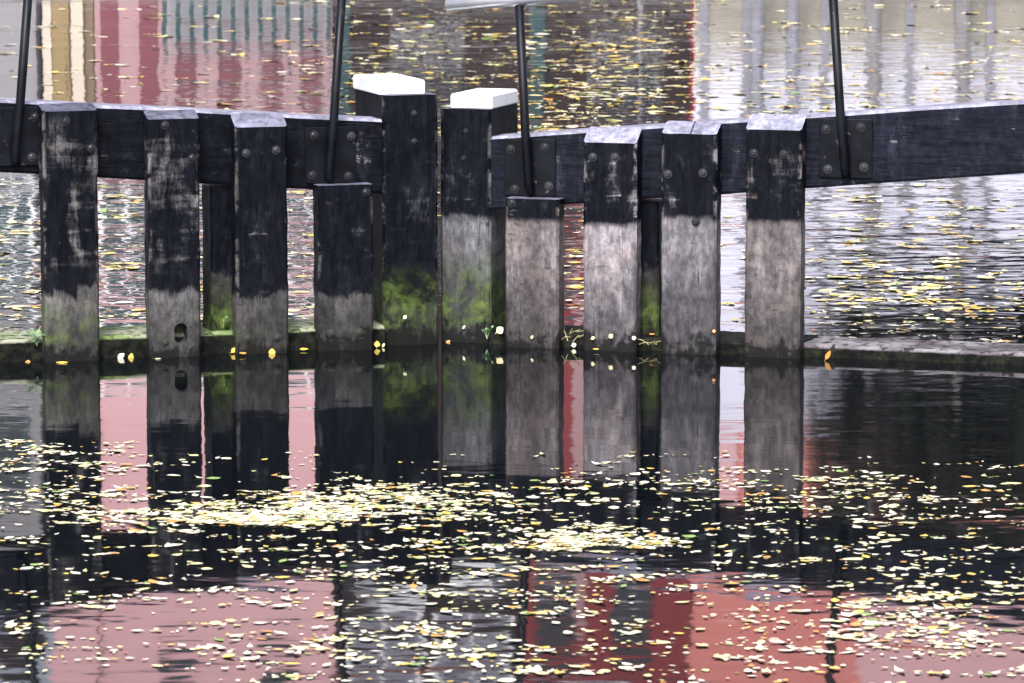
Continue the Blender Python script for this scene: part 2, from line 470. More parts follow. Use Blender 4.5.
# dark brick house in the middle
h, wd_ = house('dark_brick_house', 334, 519, 9.2, M['darkbrick'], 'dark brown brick house with white upper bays, mirrored in the middle of the water', 'tile', rise=2.0)
for a, b in ((338,350),):
    xa, xb = bank_pt(a,HOUSE_Y)-bank_pt(334,HOUSE_Y), bank_pt(b,HOUSE_Y)-bank_pt(334,HOUSE_Y)
    MB().box(xa, xb, -0.05, -0.004, 0, 2.2).build('shutter', M['teal'], h)
window(h, 0.75, 1.6, 0.7, 2.0, M['dark'], M['glass'])
for k in range(2):
    window(h, 0.25+k*1.1, 0.95+k*1.1, 3.0, 4.6, M['dark'], M['glass'])
    window(h, 0.12+k*1.12, 1.1+k*1.12, 8.2, 9.15, M['white'], M['pale_curtain'], sill=False)

# dark red house
h, wd_ = house('dark_red_house', 520, 692, 9.4, M['darkred'], 'dark red house with a teal door, right of the dark brick house', 'slate', rise=1.8)
X = lambda p: bank_pt(p,HOUSE_Y)-bank_pt(520,HOUSE_Y)
MB().box(0.03, X(692)-0.03, -0.03, -0.004, 0.0, 2.5).build('shopfront', M['darkbrick'], h)
d = MB().box(X(529), X(545), -0.07, -0.033, 0, 2.1).build('door', M['teal'], h)
MB().tube([(X(543),-0.1,0.95),(X(543),-0.1,1.1)], 0.012, 6).build('handle', M['steel'], d)
window(h, X(590), X(660), 0.9, 2.2, M['dark'], M['glass'], y=-0.03)
MB().box(X(560), X(573), -0.06, -0.004, 2.6, 4.2).build('shutter', M['teal'], h)
MB().box(X(573)+0.004, X(586), -0.05, -0.004, 2.6, 8.3).build('brick_pier', M['dusty'], h)
for k in range(2):
    window(h, X(600)+k*0.62, X(600)+0.42+k*0.62, 3.0, 4.4, M['white'], M['glass'])
    window(h, X(535)+k*1.0, X(535)+0.5+k*1.0, 7.4, 8.6, M['dark'], M['glass'])

# pale house with a red upper storey
h, wd_ = house('pale_house', 693, 1230, 10.2, M['redbrick'], 'wide house with pale rendered lower floors and red brick storey above, far right', 'tile', roof='eaves', rise=2.0)
X = lambda p: bank_pt(p,HOUSE_Y)-bank_pt(693,HOUSE_Y)
MB().box(0.02, wd_-0.02, -0.04, -0.003, 0.02, 5.6).build('render', M['lav'], h)
MB().box(0.025, wd_-0.025, -0.07, -0.043, 0.02, 1.0).build('plinth', M['olive'], h)
for p in (700, 742, 820, 905, 985, 1075, 1160):
    MB().box(X(p), X(p)+0.10, -0.12, -0.043 - 0.03, 0.03, 4.7).build('pilaster', M['greypost'], h)
for p in (770, 860, 945, 1040, 1120):
    window(h, X(p)-0.3, X(p)+0.28, 3.45, 4.5, M['white'], M['glass'], y=-0.04)
for p in (850, 930, 1010, 1120):
    window(h, X(p)-0.3, X(p)+0.28, 6.3, 7.3, M['dark'], M['glass'], sill=False)
MB().box(X(862), wd_-0.02, -0.03, -0.003, 7.75, 10.1).build('upper_render', M['pink'], h)
MB().box(X(720), X(740), -0.07, -0.003, 5.62, 7.4).build('banner_board', M['pink'], h)

# teal railing in front of the pink house
rx0, rx1, ry = bank_pt(160,55.2), bank_pt(334,55.2), 55.2
r = empty('teal_railing', (rx0, ry, 0.12), 0, 'teal metal railing on the quay in front of the pink house', 'railing')
rb = MB(); rb.box(0, rx1-rx0, -0.02, 0.02, 0.74, 0.80); rb.build('top_rail', M['teal'], r)
nb_ = 13
for k in range(nb_):
    xx = 0.06 + (rx1-rx0-0.12)*k/(nb_-1)
    MB().box(xx-0.028, xx+0.028, -0.018, 0.018, 0, 0.738).build('baluster', M['teal'], r)
r = empty('boarding_fence', (rx0+0.05, 55.5, 0.12), 0, 'low grey boarding behind the teal railing on the quay', 'fence')
MB().box(0, rx1-rx0-0.1, 0, 0.04, 0, 0.62).build('panel', M['panelgrey'], r)
for k in range(3): MB().box(0.2+k*0.8, 0.28+k*0.8, 0.043, 0.12, 0, 0.6).build('post', M['greypost'], r)

# thin pale lamp standard, grey mooring poles
o = MB(); o.tube([(0,0,0),(0,0,0.4),(0,0,0.42),(0.02,0,4.6)], [0.04,0.035,0.013,0.010], 10)
o = o.build('lamp_post', M['grey']); o.location = (bank_pt(640,55.2), 55.2, 0.12)
tag(o, 'slim grey lamp post on the far quay before the dark red house', 'lamp post')
lt = MB(); lt.tube([(0.02,0,4.6),(0.02,0,4.66),(0.02,0,4.9),(0.02,0,4.95)], [0.05,0.12,0.15,0.02], 10)
lt.build('lantern', M['steel'], o)
for p, hh, lab in ((757, 3.4, 'shorter grey mooring pole on the far quay, left of its pair'), (792, 3.8, 'taller grey mooring pole on the far quay, right of its pair')):
    o = MB(); o.tube([(0,0,0),(0.01,0,hh*0.5),(0.0,0,hh),(0,0,hh+0.05)], [0.085,0.08,0.07,0.02], 10)
    o = o.build('mooring_pole', M['greypost']); o.location = (bank_pt(p,55.3), 55.3, 0.12)
    tag(o, lab, 'pole', 'grey mooring poles')

# quay trees at the right: pale trunks under dense dark crowns
leaf_dark = NT('tree_foliage')
ob = leaf_dark.noise(leaf_dark.coord(), 3.0, 3)
leaf_dark = leaf_dark.set(leaf_dark.ramp(ob, [(0.3,(0.010,0.014,0.010)),(0.55,(0.02,0.024,0.014)),(0.75,(0.05,0.035,0.015))]), 0.6)
def tree(px, Y, seed, label, z0=4.3, z1=7.2, rx=0.95):
    rnd = random.Random(seed)
    r = empty('quay_tree', (bank_pt(px,Y), Y, 0.12), 0, label, 'tree', 'trees on the far quay')
    t = MB(); t.tube([(0,0,0),(0.01,0,0.5),(0.03,0.02,2.2),(-0.01,0,z0+0.2),(0.03,0,z1-0.4)], [0.13,0.095,0.085,0.07,0.02], 10)
    for k in range(9):
        a, zz = rnd.uniform(0,6.28), rnd.uniform(z0-0.4, z1-0.7)
        e = Vector((math.cos(a)*rx*0.7, math.sin(a)*rx*0.7, zz+rnd.uniform(0.3,0.8)))
        t.tube([(0,0,zz), (e.x*0.5,e.y*0.5,zz+0.25), e], [0.04,0.025,0.008], 6)
    t.build('trunk', M['bark'], r)
    c = MB()
    cl = []
    for k in range(46):
        while True:
            p = Vector((rnd.uniform(-1,1), rnd.uniform(-1,1), rnd.uniform(-1,1)))
            if p.length < 1: break
        cl.append((Vector((p.x*rx, p.y*rx, (z0+z1)/2 + p.z*(z1-z0)/2)), rnd.uniform(0.2,0.42)))
    for k in range(7000):
        cc, rr = cl[rnd.randrange(len(cl))]
        dv = Vector((rnd.gauss(0,1), rnd.gauss(0,1), rnd.gauss(0,1))).normalized()*rr*rnd.random()**0.4
        p = cc + dv
        s = rnd.uniform(0.035,0.07)
        a = Vector((rnd.gauss(0,1), rnd.gauss(0,1), rnd.gauss(0,0.6))).normalized()
        b = a.cross(Vector((rnd.gauss(0,1), rnd.gauss(0,1), rnd.gauss(0,1)))).normalized()
        c.poly([p-a*s, p+b*s*0.5, p+a*s, p-b*s*0.5])
    c.build('crown', leaf_dark, r)
tree(872, 55.1, 3, 'young quay tree with pale trunk and dark crown, the left of three')
tree(962, 55.2, 5, 'young quay tree with pale trunk and dark crown, the middle of three', 4.4, 7.4, 1.0)
tree(1046, 55.1, 8, 'young quay tree with pale trunk and dark crown, the right of three', 4.3, 7.2, 1.0)

# ================================================================== LOCK GATES
ALPHA = R(17.5)
class Gate:
    def __init__(self, px, py, sign, label):
        """front faces of the uprights (local y = -0.1) meet the water at pixel px, py"""
        p = water_pt(px, py)
        self.a = ALPHA*sign
        self.ux = Vector((math.cos(self.a), math.sin(self.a), 0))
        self.uy = Vector((-math.sin(self.a), math.cos(self.a), 0))
        self.o = p + self.uy*0.1
        self.e = empty('lock_gate', self.o, self.a, label, 'lock gate', 'pair of wooden lock gates')
    def at(self, px, py, ly=0.0):
        d = ray(px, py)
        c = Vector((0,0,CAM_H))
        q = self.o + self.uy*ly
        t = (q - c).dot(self.uy)/d.dot(self.uy)
        p = c + d*t - self.o
        return p.dot(self.ux), p.z
    def x(self, px, ly=0.0, py=230): return self.at(px, py, ly)[0]

GL = Gate(72, 361.5, 1, 'left leaf of the wooden lock gates, black uprights scuffed to grey and green low down')
GR = Gate(772, 357.8, -1, 'right leaf of the wooden lock gates, black only on top and bare grey wood below')

def post_mesh(x0, x1, y0, y1, zf, zb, seed, zlow=-0.6, ch=0.010, skew=0.0, wear=0.004):
    """an upright: chamfered rectangle lofted in z with worn, uneven faces; top slopes from zf (front) to zb (back)"""
    ring = []
    nx, ny = 6, 3
    for i in range(nx+1): ring.append((x0+ch + (x1-x0-2*ch)*i/nx, y0))
    for i in range(ny+1): ring.append((x1, y0+ch + (y1-y0-2*ch)*i/ny))
    for i in range(nx+1): ring.append((x1-ch - (x1-x0-2*ch)*i/nx, y1))
    for i in range(ny+1): ring.append((x0, y1-ch - (y1-y0-2*ch)*i/ny))
    zs, z = [zlow, -0.1], -0.06
    top = min(zf, zb)
    while z < top-0.03:
        zs.append(z); z += 0.03
    rings = []
    cx, cy = (x0+x1)/2, (y0+y1)/2
    for z in zs:
        rr = []
        for (x, y) in ring:
            n1 = noise.noise(Vector((x*14+seed, y*14, z*3)))
            n2 = noise.noise(Vector((x*30+seed*2, y*30, z*16)))
            edge = (abs(x-cx)/(x1-x0)*2)**6
            k = wear*(0.5*n1 + 0.5*n2*(0.4+1.8*edge))
            dx, dy = x-cx, y-cy
            l = math.hypot(dx, dy)
            rr.append((x+dx/l*k + skew*z, y+dy/l*k, z))
        rings.append(rr)
    rr = []
    for (x, y) in ring:
        f = (y-y0)/(y1-y0)
        n = noise.noise(Vector((x*20+seed, y*20, 9)))*0.002
        rr.append((x + skew*zf, y, zf + (zb-zf)*f + n))
    rings.append(rr)
    m = MB(); m.loft(rings)
    return m

bolt_m = simple('bolt_iron', (0.010,0.010,0.013), 0.35, 0.4, 40)
bolt_rusty = simple('bolt_worn', (0.02,0.02,0.025), 0.42, 0.7, 60)
bolt_green = simple('bolt_mossy', (0.02,0.023,0.015), 0.7, 0.4, 60)
def bolt(parent, x, y, z, mat=None, r=0.0135, seed=0):
    m = MB()
    hexr = [(math.cos(k*math.pi/3+seed), math.sin(k*math.pi/3+seed)) for k in range(6)]
    circ = [(math.cos(k*math.pi/8), math.sin(k*math.pi/8)) for k in range(16)]
    m.loft([[(x+c*r*1.5, y+0.002, z+s*r*1.5) for c, s in circ], [(x+c*r*1.45, y-0.004, z+s*r*1.45) for c, s in circ]])
    m.loft([[(x+c*r, y-0.003, z+s*r) for c, s in hexr], [(x+c*r, y-0.009, z+s*r) for c, s in hexr], [(x+c*r*0.7, y-0.012, z+s*r*0.7) for c, s in hexr]])
    return m.build('bolt', mat or bolt_m, parent)

def cut(o, cutter):
    md = o.modifiers.new('b', 'BOOLEAN'); md.object = cutter; md.operation = 'DIFFERENCE'; md.solver = 'EXACT'
    dg = bpy.context.evaluated_depsgraph_get(); dg.update()
    me = bpy.data.meshes.new_from_object(o.evaluated_get(dg))
    o.modifiers.clear(); o.data = me
    cm = cutter.data
    bpy.data.objects.remove(cutter); bpy.data.meshes.remove(cm)

FR = -0.10
def upright(g, px0, px1, ytop, ybev, mat, seed, bolts=(), label=None, y1=-0.003, flat=False, py_mid=230):
    x0, x1 = g.x(px0, FR, py_mid), g.x(px1, FR, py_mid)
    zf = g.at((px0+px1)/2, ybev, FR)[1]
    zb = zf if flat else g.at((px0+px1)/2, ytop, y1)[1]
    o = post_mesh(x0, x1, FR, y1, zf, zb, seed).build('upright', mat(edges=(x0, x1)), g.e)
    if label: o['label'] = label
    for i, b in enumerate(bolts):
        bx, bz = g.at(b[0], b[1], FR)
        bolt(o, bx, FR, bz, b[2] if len(b) > 2 else None, seed=i*0.7+seed)
    return o

def beam(g, tl, tr, bl, br, mat, x_in, x_out, depth=0.20, ly=0.0):
    """balance beam through four measured front corners, extended past the frame"""
    (xa, za), (xb, zb) = g.at(*tl, ly), g.at(*tr, ly)
    (xc, zc), (xd, zd) = g.at(*bl, ly), g.at(*br, ly)
    top = lambda x: za + (zb-za)*(x-xa)/(xb-xa)
    bot = lambda x: zc + (zd-zc)*(x-xc)/(xd-xc)
    rings = []
    n = 60
    for i in range(n+1):
        x = x_in + (x_out-x_in)*i/n
        w = lambda k: noise.noise(Vector((x*2.3, k, 1)))*0.004 + noise.noise(Vector((x*11, k, 4)))*0.0025
        c = 0.012
        t, b = top(x)+w(1), bot(x)+w(2)
        y0, y1 = ly+w(3)*0.4, ly+depth
        rings.append([(x,y0+c*0.4,b),(x,y0,b+c),(x,y0+w(7)*0.3,b+(t-b)*0.35),(x,y0+w(8)*0.3,b+(t-b)*0.7),(x,y0,t-c),(x,y0+c,t),(x,y1-c,t),(x,y1,t-c),(x,y1,b+c),(x,y1-c,b)])
    m = MB(); m.loft(rings)
    return m.build('balance_beam', mat, g.e), top, bot

def SILL(name, z_top, c1, c2, seed):
    t = NT(name)
    tc = t.n('ShaderNodeTexCoord')
    sp = t.n('ShaderNodeSeparateXYZ'); t.l(tc.outputs['Object'], sp.inputs[0])
    n1 = t.noise(t.coord((1,1,1), (seed,0,0)), 4, 5, 0.6); n2 = t.noise(t.coord((1,1,1), (seed,3,0)), 22, 5, 0.65)
    top = t.mix(t.step(n1, 0.38, 0.62), c1, c2)
    top = t.mix(t.step(n2, 0.50, 0.60), top, tuple(c*0.25 for c in c1))
    face = t.mix(t.step(n2, 0.4, 0.7), (0.004,0.004,0.004), (0.018,0.021,0.012))
    k = t.step(t.math('ADD', sp.outputs['Z'], t.math('MULTIPLY', t.math('SUBTRACT', n2, 0.5), 0.02)), z_top-0.012, z_top)
    t.b.inputs['Specular IOR Level'].default_value = 0.08
    return t.set(t.mix(k, face, top), 0.7, t.bump(n2, 0.6, 0.01))
def P(*a, **k): return lambda **kk: timber(*a, **k, **kk)
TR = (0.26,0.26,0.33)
W_ = dict(
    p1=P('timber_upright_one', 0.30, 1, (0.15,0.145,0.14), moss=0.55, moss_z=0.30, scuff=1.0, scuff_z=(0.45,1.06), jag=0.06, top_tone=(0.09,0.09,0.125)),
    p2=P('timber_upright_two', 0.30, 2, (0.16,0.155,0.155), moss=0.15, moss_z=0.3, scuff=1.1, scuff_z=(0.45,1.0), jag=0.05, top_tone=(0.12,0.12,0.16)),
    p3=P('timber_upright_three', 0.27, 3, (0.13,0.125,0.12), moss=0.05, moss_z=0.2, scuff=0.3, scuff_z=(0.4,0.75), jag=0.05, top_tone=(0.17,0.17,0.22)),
    p4=P('timber_upright_short', 0.25, 4, (0.12,0.115,0.115), moss=0.05, moss_z=0.2, scuff=0.35, scuff_z=(0.45,0.75), jag=0.05),
    m1=P('timber_mitre_left', 0.16, 5, (0.09,0.09,0.092), moss=0.85, moss_z=0.36, scuff=0.6, scuff_z=(0.25,0.72), jag=0.06, front=0.0),
    m2=P('timber_mitre_right', 0.58, 6, (0.145,0.145,0.155), moss=1.0, moss_z=0.42, scuff=0.45, scuff_z=(0.6,1.0), jag=0.03, front=0.0),
    p5=P('timber_upright_five', 0.585, 7, (0.185,0.165,0.165), warm=0.55, scuff=0.3, scuff_z=(0.55,0.75), jag=0.014),
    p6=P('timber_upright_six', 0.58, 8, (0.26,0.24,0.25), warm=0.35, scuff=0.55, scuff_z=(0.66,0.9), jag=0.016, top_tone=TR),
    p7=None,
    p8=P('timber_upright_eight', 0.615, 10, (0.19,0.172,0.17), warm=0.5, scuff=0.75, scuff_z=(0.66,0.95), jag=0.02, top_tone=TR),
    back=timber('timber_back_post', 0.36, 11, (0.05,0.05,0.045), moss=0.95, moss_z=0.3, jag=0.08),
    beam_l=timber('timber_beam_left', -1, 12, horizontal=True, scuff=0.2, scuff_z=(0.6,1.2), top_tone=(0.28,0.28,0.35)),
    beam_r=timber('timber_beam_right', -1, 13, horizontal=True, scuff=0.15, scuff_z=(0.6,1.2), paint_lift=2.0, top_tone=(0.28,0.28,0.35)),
    sill=SILL('sill_timber', 0.090, (0.13,0.19,0.06), (0.26,0.27,0.20), 14),
    sill_r=SILL('ledge_timber', 0.047, (0.07,0.06,0.066), (0.19,0.18,0.185), 15),
)
cap_m = cap_paint()

# ---- left leaf
ms = GL
mx0, mx1 = ms.x(383), ms.x(438.3)
mzt = ms.at(411, 95, 0)[1]
mo = post_mesh(mx0, mx1, 0, 0.47, mzt, mzt, 21).build('mitre_post', W_['m1'](edges=(mx0, mx1)), GL.e)
def cap(parent, x0, x1, y0, y1, z, hgt=0.055):
    m = MB(); c = 0.007
    m.loft([[(x0,y0,z+0.002),(x1,y0,z+0.002),(x1,y1,z+0.002),(x0,y1,z+0.002)],
            [(x0,y0,z+hgt*0.86),(x1,y0,z+hgt*0.86),(x1,y1,z+hgt*0.86),(x0,y1,z+hgt*0.86)],
            [(x0+c,y0+c,z+hgt),(x1-c,y0+c,z+hgt),(x1-c,y1-c,z+hgt),(x0+c,y1-c,z+hgt)]])
    return m.build('cap', cap_m, parent, bevel=0.006)
cap(mo, mx0-0.012, mx1-0.055, 0.02, 0.46, mzt, 0.068)
for b in ((414,113),(414,141)):
    bx, bz = GL.at(*b); bolt(mo, bx, 0, bz, bolt_rusty, 0.009)

bl, bl_top, bl_bot = beam(GL, (0,100), (385,120), (0,172), (385,194), W_['beam_l'], -6.5, mx0-0.003)

upright(GL, 44, 98.5, 103, 111, W_['p1'], 1, ((66,121),(91,148),(62,348,bolt_green)), 'black upright scraped grey at beam height, green film at its foot')
o2 = upright(GL, 149, 200.5, 110, 119, W_['p2'], 2, ((165,125),(192,158),(165,342,bolt_green)), 'black upright with grey scrape marks and an oval hole at its foot')
hx, hz = GL.at(181, 333.5, FR)
cm = MB()
ov = [(math.cos(2*math.pi*k/20), math.sin(2*math.pi*k/20)) for k in range(20)]
cm.loft([[(hx+c*0.031, FR-0.05, hz+s*0.030 + (0.016 if s>0 else -0.016)) for c, s in ov], [(hx+c*0.031, FR+0.085, hz+s*0.030 + (0.016 if s>0 else -0.016)) for c, s in ov]])
cut(o2, cm.build('cutter', None, GL.e))
upright(GL, 236, 288, 113, 127, W_['p3'], 3, ((246,153,bolt_rusty),(276,150,bolt_rusty),(247,338,bolt_green),(277,337,bolt_green)), 'smooth black upright, dull grey below a diagonal paint edge')
upright(GL, 318.5, 373.5, 184, 185, W_['p4'], 4, ((366,192),(331,333,bolt_green),(359,332,bolt_green)), 'short black upright ending under the beam', flat=True)
# recessed post behind the gap
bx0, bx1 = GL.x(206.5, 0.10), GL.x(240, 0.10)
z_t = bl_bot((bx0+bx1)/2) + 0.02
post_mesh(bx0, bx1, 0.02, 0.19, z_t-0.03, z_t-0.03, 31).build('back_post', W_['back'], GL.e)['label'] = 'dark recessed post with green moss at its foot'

def sill(g, xin, xout, y0, y1, z, mat, name='sill_beam'):
    rings = []
    n = 70
    for i in range(n+1):
        x = xin + (xout-xin)*i/n
        w = lambda k: noise.noise(Vector((x*5, k, 3)))*0.006 + noise.noise(Vector((x*23, k, 5)))*0.003
        c = 0.015
        rings.append([(x,y0+w(5)*0.4,-0.5),(x,y0+w(1)*0.6,z*0.4),(x,y0+w(1)*0.6,z-c+w(2)),(x,y0+c,z+w(2)),(x,(y0+y1)/2,z+w(3)*1.2),(x,y1,z+w(4)),(x,y1,-0.5)])
    m = MB(); m.loft(rings)
    return m.build(name, mat, g.e, smooth=False)
sill(GL, -6.5, mx0-0.003, -0.035, 0.30, 0.098, W_['sill'])

# ---- right leaf
nx0, nx1 = GR.x(440.5), GR.x(490.5)
nzt = GR.at(465, 109, 0)[1]
no = post_mesh(nx0, nx1, 0, 0.42, nzt, nzt, 22).build('mitre_post', W_['m2'](edges=(nx0, nx1)), GR.e)
cap(no, nx0+0.042, nx1+0.004, 0.02, 0.41, nzt, 0.068)
for b in ((464,158),(466,131)):
    bx, bz = GR.at(*b); bolt(no, bx, 0, bz, None, 0.008)
br_, br_top, br_bot = beam(GR, (490,137), (1024,101), (490,210), (1024,173.5), W_['beam_r'], nx1+0.003, 6.5)
upright(GR, 505, 558.5, 198, 199, W_['p5'], 5, ((512,203),(544,334,bolt_green)), 'short grey upright ending under the beam, black only at the rim', flat=True)
upright(GR, 583, 636, 127, 143, W_['p6'], 6, ((593,157,bolt_rusty),(615,157,bolt_rusty)), 'upright with sloped black top and pale grey wood below')
x7, _ = GR.at(690, 160, FR)
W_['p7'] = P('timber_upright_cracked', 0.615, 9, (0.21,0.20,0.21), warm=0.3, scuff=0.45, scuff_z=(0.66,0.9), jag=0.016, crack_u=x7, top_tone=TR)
upright(GR, 661, 716, 121, 134, W_['p7'], 7, ((668,174,bolt_rusty),(703,173,bolt_rusty),(696,222)), 'upright with a split running down its black top')
upright(GR, 745, 800.5, 114, 130, W_['p8'], 8, ((754,153),(784,154)), 'upright with sloped black top and rain-streaked brownish grey wood')
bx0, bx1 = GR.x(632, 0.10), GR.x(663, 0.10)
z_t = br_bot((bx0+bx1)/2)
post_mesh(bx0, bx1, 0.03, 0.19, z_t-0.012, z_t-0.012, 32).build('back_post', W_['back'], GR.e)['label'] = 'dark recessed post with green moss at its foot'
sill(GR, nx1+0.003, GR.x(803), -0.03, 0.30, 0.060, W_['sill'])
sill(GR, GR.x(803)+0.003, 6.5, -0.02, 0.30, 0.055, W_['sill_r'], 'ledge')

# ---- handrail stanchions on bolted plates
def stanchion(g, foot, top_px, plate, bolts, ztop_fn):
    px0, px1, py0, py1 = plate
    x0, x1 = g.x(px0, -0.012, (py0+py1)/2), g.x(px1, -0.012, (py0+py1)/2)
    zt, zb = g.at((px0+px1)/2, py0, -0.012)[1], g.at((px0+px1)/2, py1, -0.012)[1]
    fx, fz = g.at(foot[0], foot[1], -0.045)
    tx, tz = g.at(top_px[0], top_px[1], -0.045)
    zz = ztop_fn(tx)
    ex = fx + (tx-fx)*(zz-fz)/(tz-fz)
    m = MB()
    y = -0.040
    m.tube([(fx+0.004, y+0.016, fz-0.004),(fx+0.002, y+0.010, fz+0.02),(fx,y,fz+0.06),(fx+(ex-fx)*0.3,y,fz+(zz-fz)*0.3),(ex,y,zz)], [0.018,0.021,0.0205,0.0205,0.0205], 14)
    o = m.build('stanchion', M['steel'], g.e, smooth=True)
    # flange split each side of the bar
    pm = MB()
    pm.box(x0, x1, -0.012, -0.001, zb, zt)
    p = pm.build('mounting_plate', M['steel'], o, bevel=0.003)
    wm = MB(); wm.box(fx-0.006, fx+0.006+(ex-fx)*0.1, -0.034, -0.0125, fz+0.03, zt-0.01)
    wm.build('weld_fin', M['steel'], o)
    for b in bolts:
        bx, bz = g.at(b[0], b[1], -0.012)
        bolt(o, bx, -0.012, bz, b[2] if len(b) > 2 else None, 0.014, b[0])
    return ex, y, zz

rail_r = lambda x: 1.575 + (br_top(x)-br_top(GR.x(519)))
rail_l = lambda x: 1.68 + (bl_top(x)-bl_top(GL.x(340)))
sL = [stanchion(GL, (16,164), (28,0), (-16,42,107,166), ((-4,118),(35,117),(-4,156),(32,157,bolt_rusty)), rail_l),
      stanchion(GL, (330,181), (342,0), (306,356,127,183), ((314,135),(351,136,bolt_rusty),(312,175),(348,176)), rail_l)]
sR = [stanchion(GR, (528,194), (519,6), (504,555,139,196), ((511,149),(545,147),(515,189),(549,186,bolt_rusty)), rail_r),
      stanchion(GR, (844,177), (833,0), (819,872,119,178), ((826,129),(861,127),(828,169,bolt_rusty),(864,167,bolt_rusty)), rail_r)]
def handrail(g, xa, xb, fn, y):
    m = MB()
    n = 12
    xs = [xa + (xb-xa)*i/n for i in range(n+1)]
    m.tube([(x, y, fn(x)) for x in xs], 0.029, 18)
    return m.build('handrail', M['galv'], g.e, smooth=True)
rs = GR.x(447, -0.04, 3)
handrail(GR, rs, 5.5, rail_r, -0.04)
handrail(GL, -5.5, GL.x(420, -0.04, 3), rail_l, -0.04)
# far-side handrail stanchions stand beyond the frame on both leaves

# ================================================================== LEAVES AND WEEDS
def leaf_mat(name, c, rough=0.35, tr=0.0):
    t = NT(name)
    n = t.noise(t.coord(), 60, 4, 0.6)
    col = t.mix(t.step(n, 0.35, 0.7), c, tuple(x*0.72 for x in c))
    t.set(col, rough)
    t.b.inputs['Specular IOR Level'].default_value = 0.6
    return t.m
LM = dict(
    cream=leaf_mat('leaf_cream', (0.82,0.77,0.58)),
    pale=leaf_mat('leaf_pale_yellow', (0.74,0.67,0.33)),
    yellow=leaf_mat('leaf_yellow', (0.72,0.52,0.09)),
    orange=leaf_mat('leaf_orange', (0.62,0.30,0.06)),
    green=leaf_mat('leaf_green', (0.22,0.36,0.08)),
)
def leaf_geo(rnd, n=6):
    """pointed oval blade, unit length, curled and cupped; returns verts, faces"""
    curl, cup, wid = rnd.choice((0.0,0.01,0.02,0.04,0.09)), rnd.uniform(-0.03,0.05), rnd.uniform(0.22,0.42)
    tw = rnd.uniform(-0.08,0.08)
    v, f = [], []
    for i in range(n+1):
        t = i/n
        w = wid*math.sin(math.pi*min(1, t*0.96+0.02))**0.8*(1.1-0.35*t)
        z = curl*(2*t-1)**2
        x = t-0.5
        for s in (-1, 0, 1):
            v.append(Vector((x, s*w, z + (cup*w*1.2 if s else 0) + s*w*tw*(2*t-1))))
    zm = min(p.z for p in v)
    v = [Vector((p.x, p.y, p.z-zm)) for p in v]
    for i in range(n):
        a = i*3
        f += [(a,a+3,a+4,a+1), (a+1,a+4,a+5,a+2)]
    return v, f
def leaf_geo_stem(rnd):
    v, f = leaf_geo(rnd)
    n = len(v); z0 = v[1].z
    L, b = rnd.uniform(0.2,0.45), rnd.uniform(-0.15,0.15)
    for k, w in ((0,0.022),(1,0.018),(2,0.014)):
        for sgn in (-1, 1): v.append(Vector((-0.49-L*k/2, b*k*k/4+sgn*w, z0+0.004+0.02*k)))
    f += [(n,n+1,n+3,n+2),(n+2,n+3,n+5,n+4)]
    return v, f
rl = random.Random(77)
SHAPES = [(leaf_geo_stem if _ % 3 else leaf_geo)(rl) for _ in range(14)]
LEAF_MESH = {}
for c in LM:
    for i, (v, f) in enumerate(SHAPES[:7]):
        me = bpy.data.meshes.new('leaf')
        me.from_pydata([tuple(p) for p in v], [], f)
        for p in me.polygons: p.use_smooth = True
        me.materials.append(LM[c])
        LEAF_MESH[c, i] = me

def near_gate(p, pad):
    for g, lo, hi in ((GL, -7, 0.9), (GR, -0.9, 7)):
        d = p - g.o
        lx, ly = d.dot(g.ux), d.dot(g.uy)
        if lo < lx < hi and -0.12-pad < ly < 0.46+pad: return True
    return False

leaves = []
def clump(px, py, spread, n, near):
    # leaves drift together into thin rafts lying across the line of sight
    p = water_pt(px, py)
    for _ in range(n):
        if not near_gate(p, 0.05): leaves.append(p.copy())
        p = p + Vector((rl.choice((-1,1,1))*rl.uniform(0.6,1.6)*spread*0.6, rl.gauss(0,0.32)*spread, 0))
        if rl.random() < 0.18: p = p + Vector((rl.gauss(0,2)*spread, rl.gauss(0,1.5)*spread, 0))
def blob(cx, cy, sx, sy, n, uni=False, k=(1,1,1,2,2,3,4,6,9), spread=0.055):
    got = 0
    n *= 1.7 if cy < 350 else 2.0
    while got < n:
        if uni: px, py = rl.uniform(cx, sx), rl.uniform(cy, sy)
        else: px, py = rl.gauss(cx, sx), rl.gauss(cy, sy)
        if py < -40 or -60 > px or px > 1090: got += 0.2; continue
        if not uni and cy > 350 and py < 440: got += 0.2; continue
        m_ = rl.choice(k)
        clump(px, py, spread, m_, cy > 350); got += m_
# still water in front of the gates
blob(240,517,75,5,420, spread=0.03, k=(4,6,9,14)); blob(350,500,55,7,260, spread=0.03, k=(4,6,9,14)); blob(250,512,95,10,160); blob(440,503,50,10,130)
blob(580,541,38,5,260, spread=0.03, k=(4,6,9,14)); blob(525,545,25,5,40)
blob(40,465,45,14,110); blob(60,500,60,20,120); blob(10,440,20,6,20)
blob(0,492,1024,600,430,True); blob(0,590,1024,690,420,True)
blob(900,630,90,28,230); blob(720,480,110,12,110); blob(560,490,80,9,70)
blob(150,452,700,490,45,True,(1,1,2)); blob(800,465,1040,570,120,True)
blob(560,610,120,30,110); blob(400,655,100,15,60); blob(400,560,90,20,110); blob(800,520,90,25,90)
# beyond the gates
blob(610,70,45,45,420); blob(540,110,40,25,250); blob(330,-20,700,135,520,True); blob(700,20,1040,130,160,True); blob(330,-20,700,140,330,True); blob(690,-20,1040,130,330,True)
blob(800,105,70,18,130); blob(0,-20,330,112,260,True); blob(300,80,30,35,60); blob(430,70,50,40,120)
blob(-20,178,320,345,520,True); blob(0,260,30,50,40); blob(555,190,590,335,60,True); blob(700,185,1040,345,330,True)
blob(900,305,80,22,260); blob(840,220,60,25,60); blob(320,190,700,340,60,True)

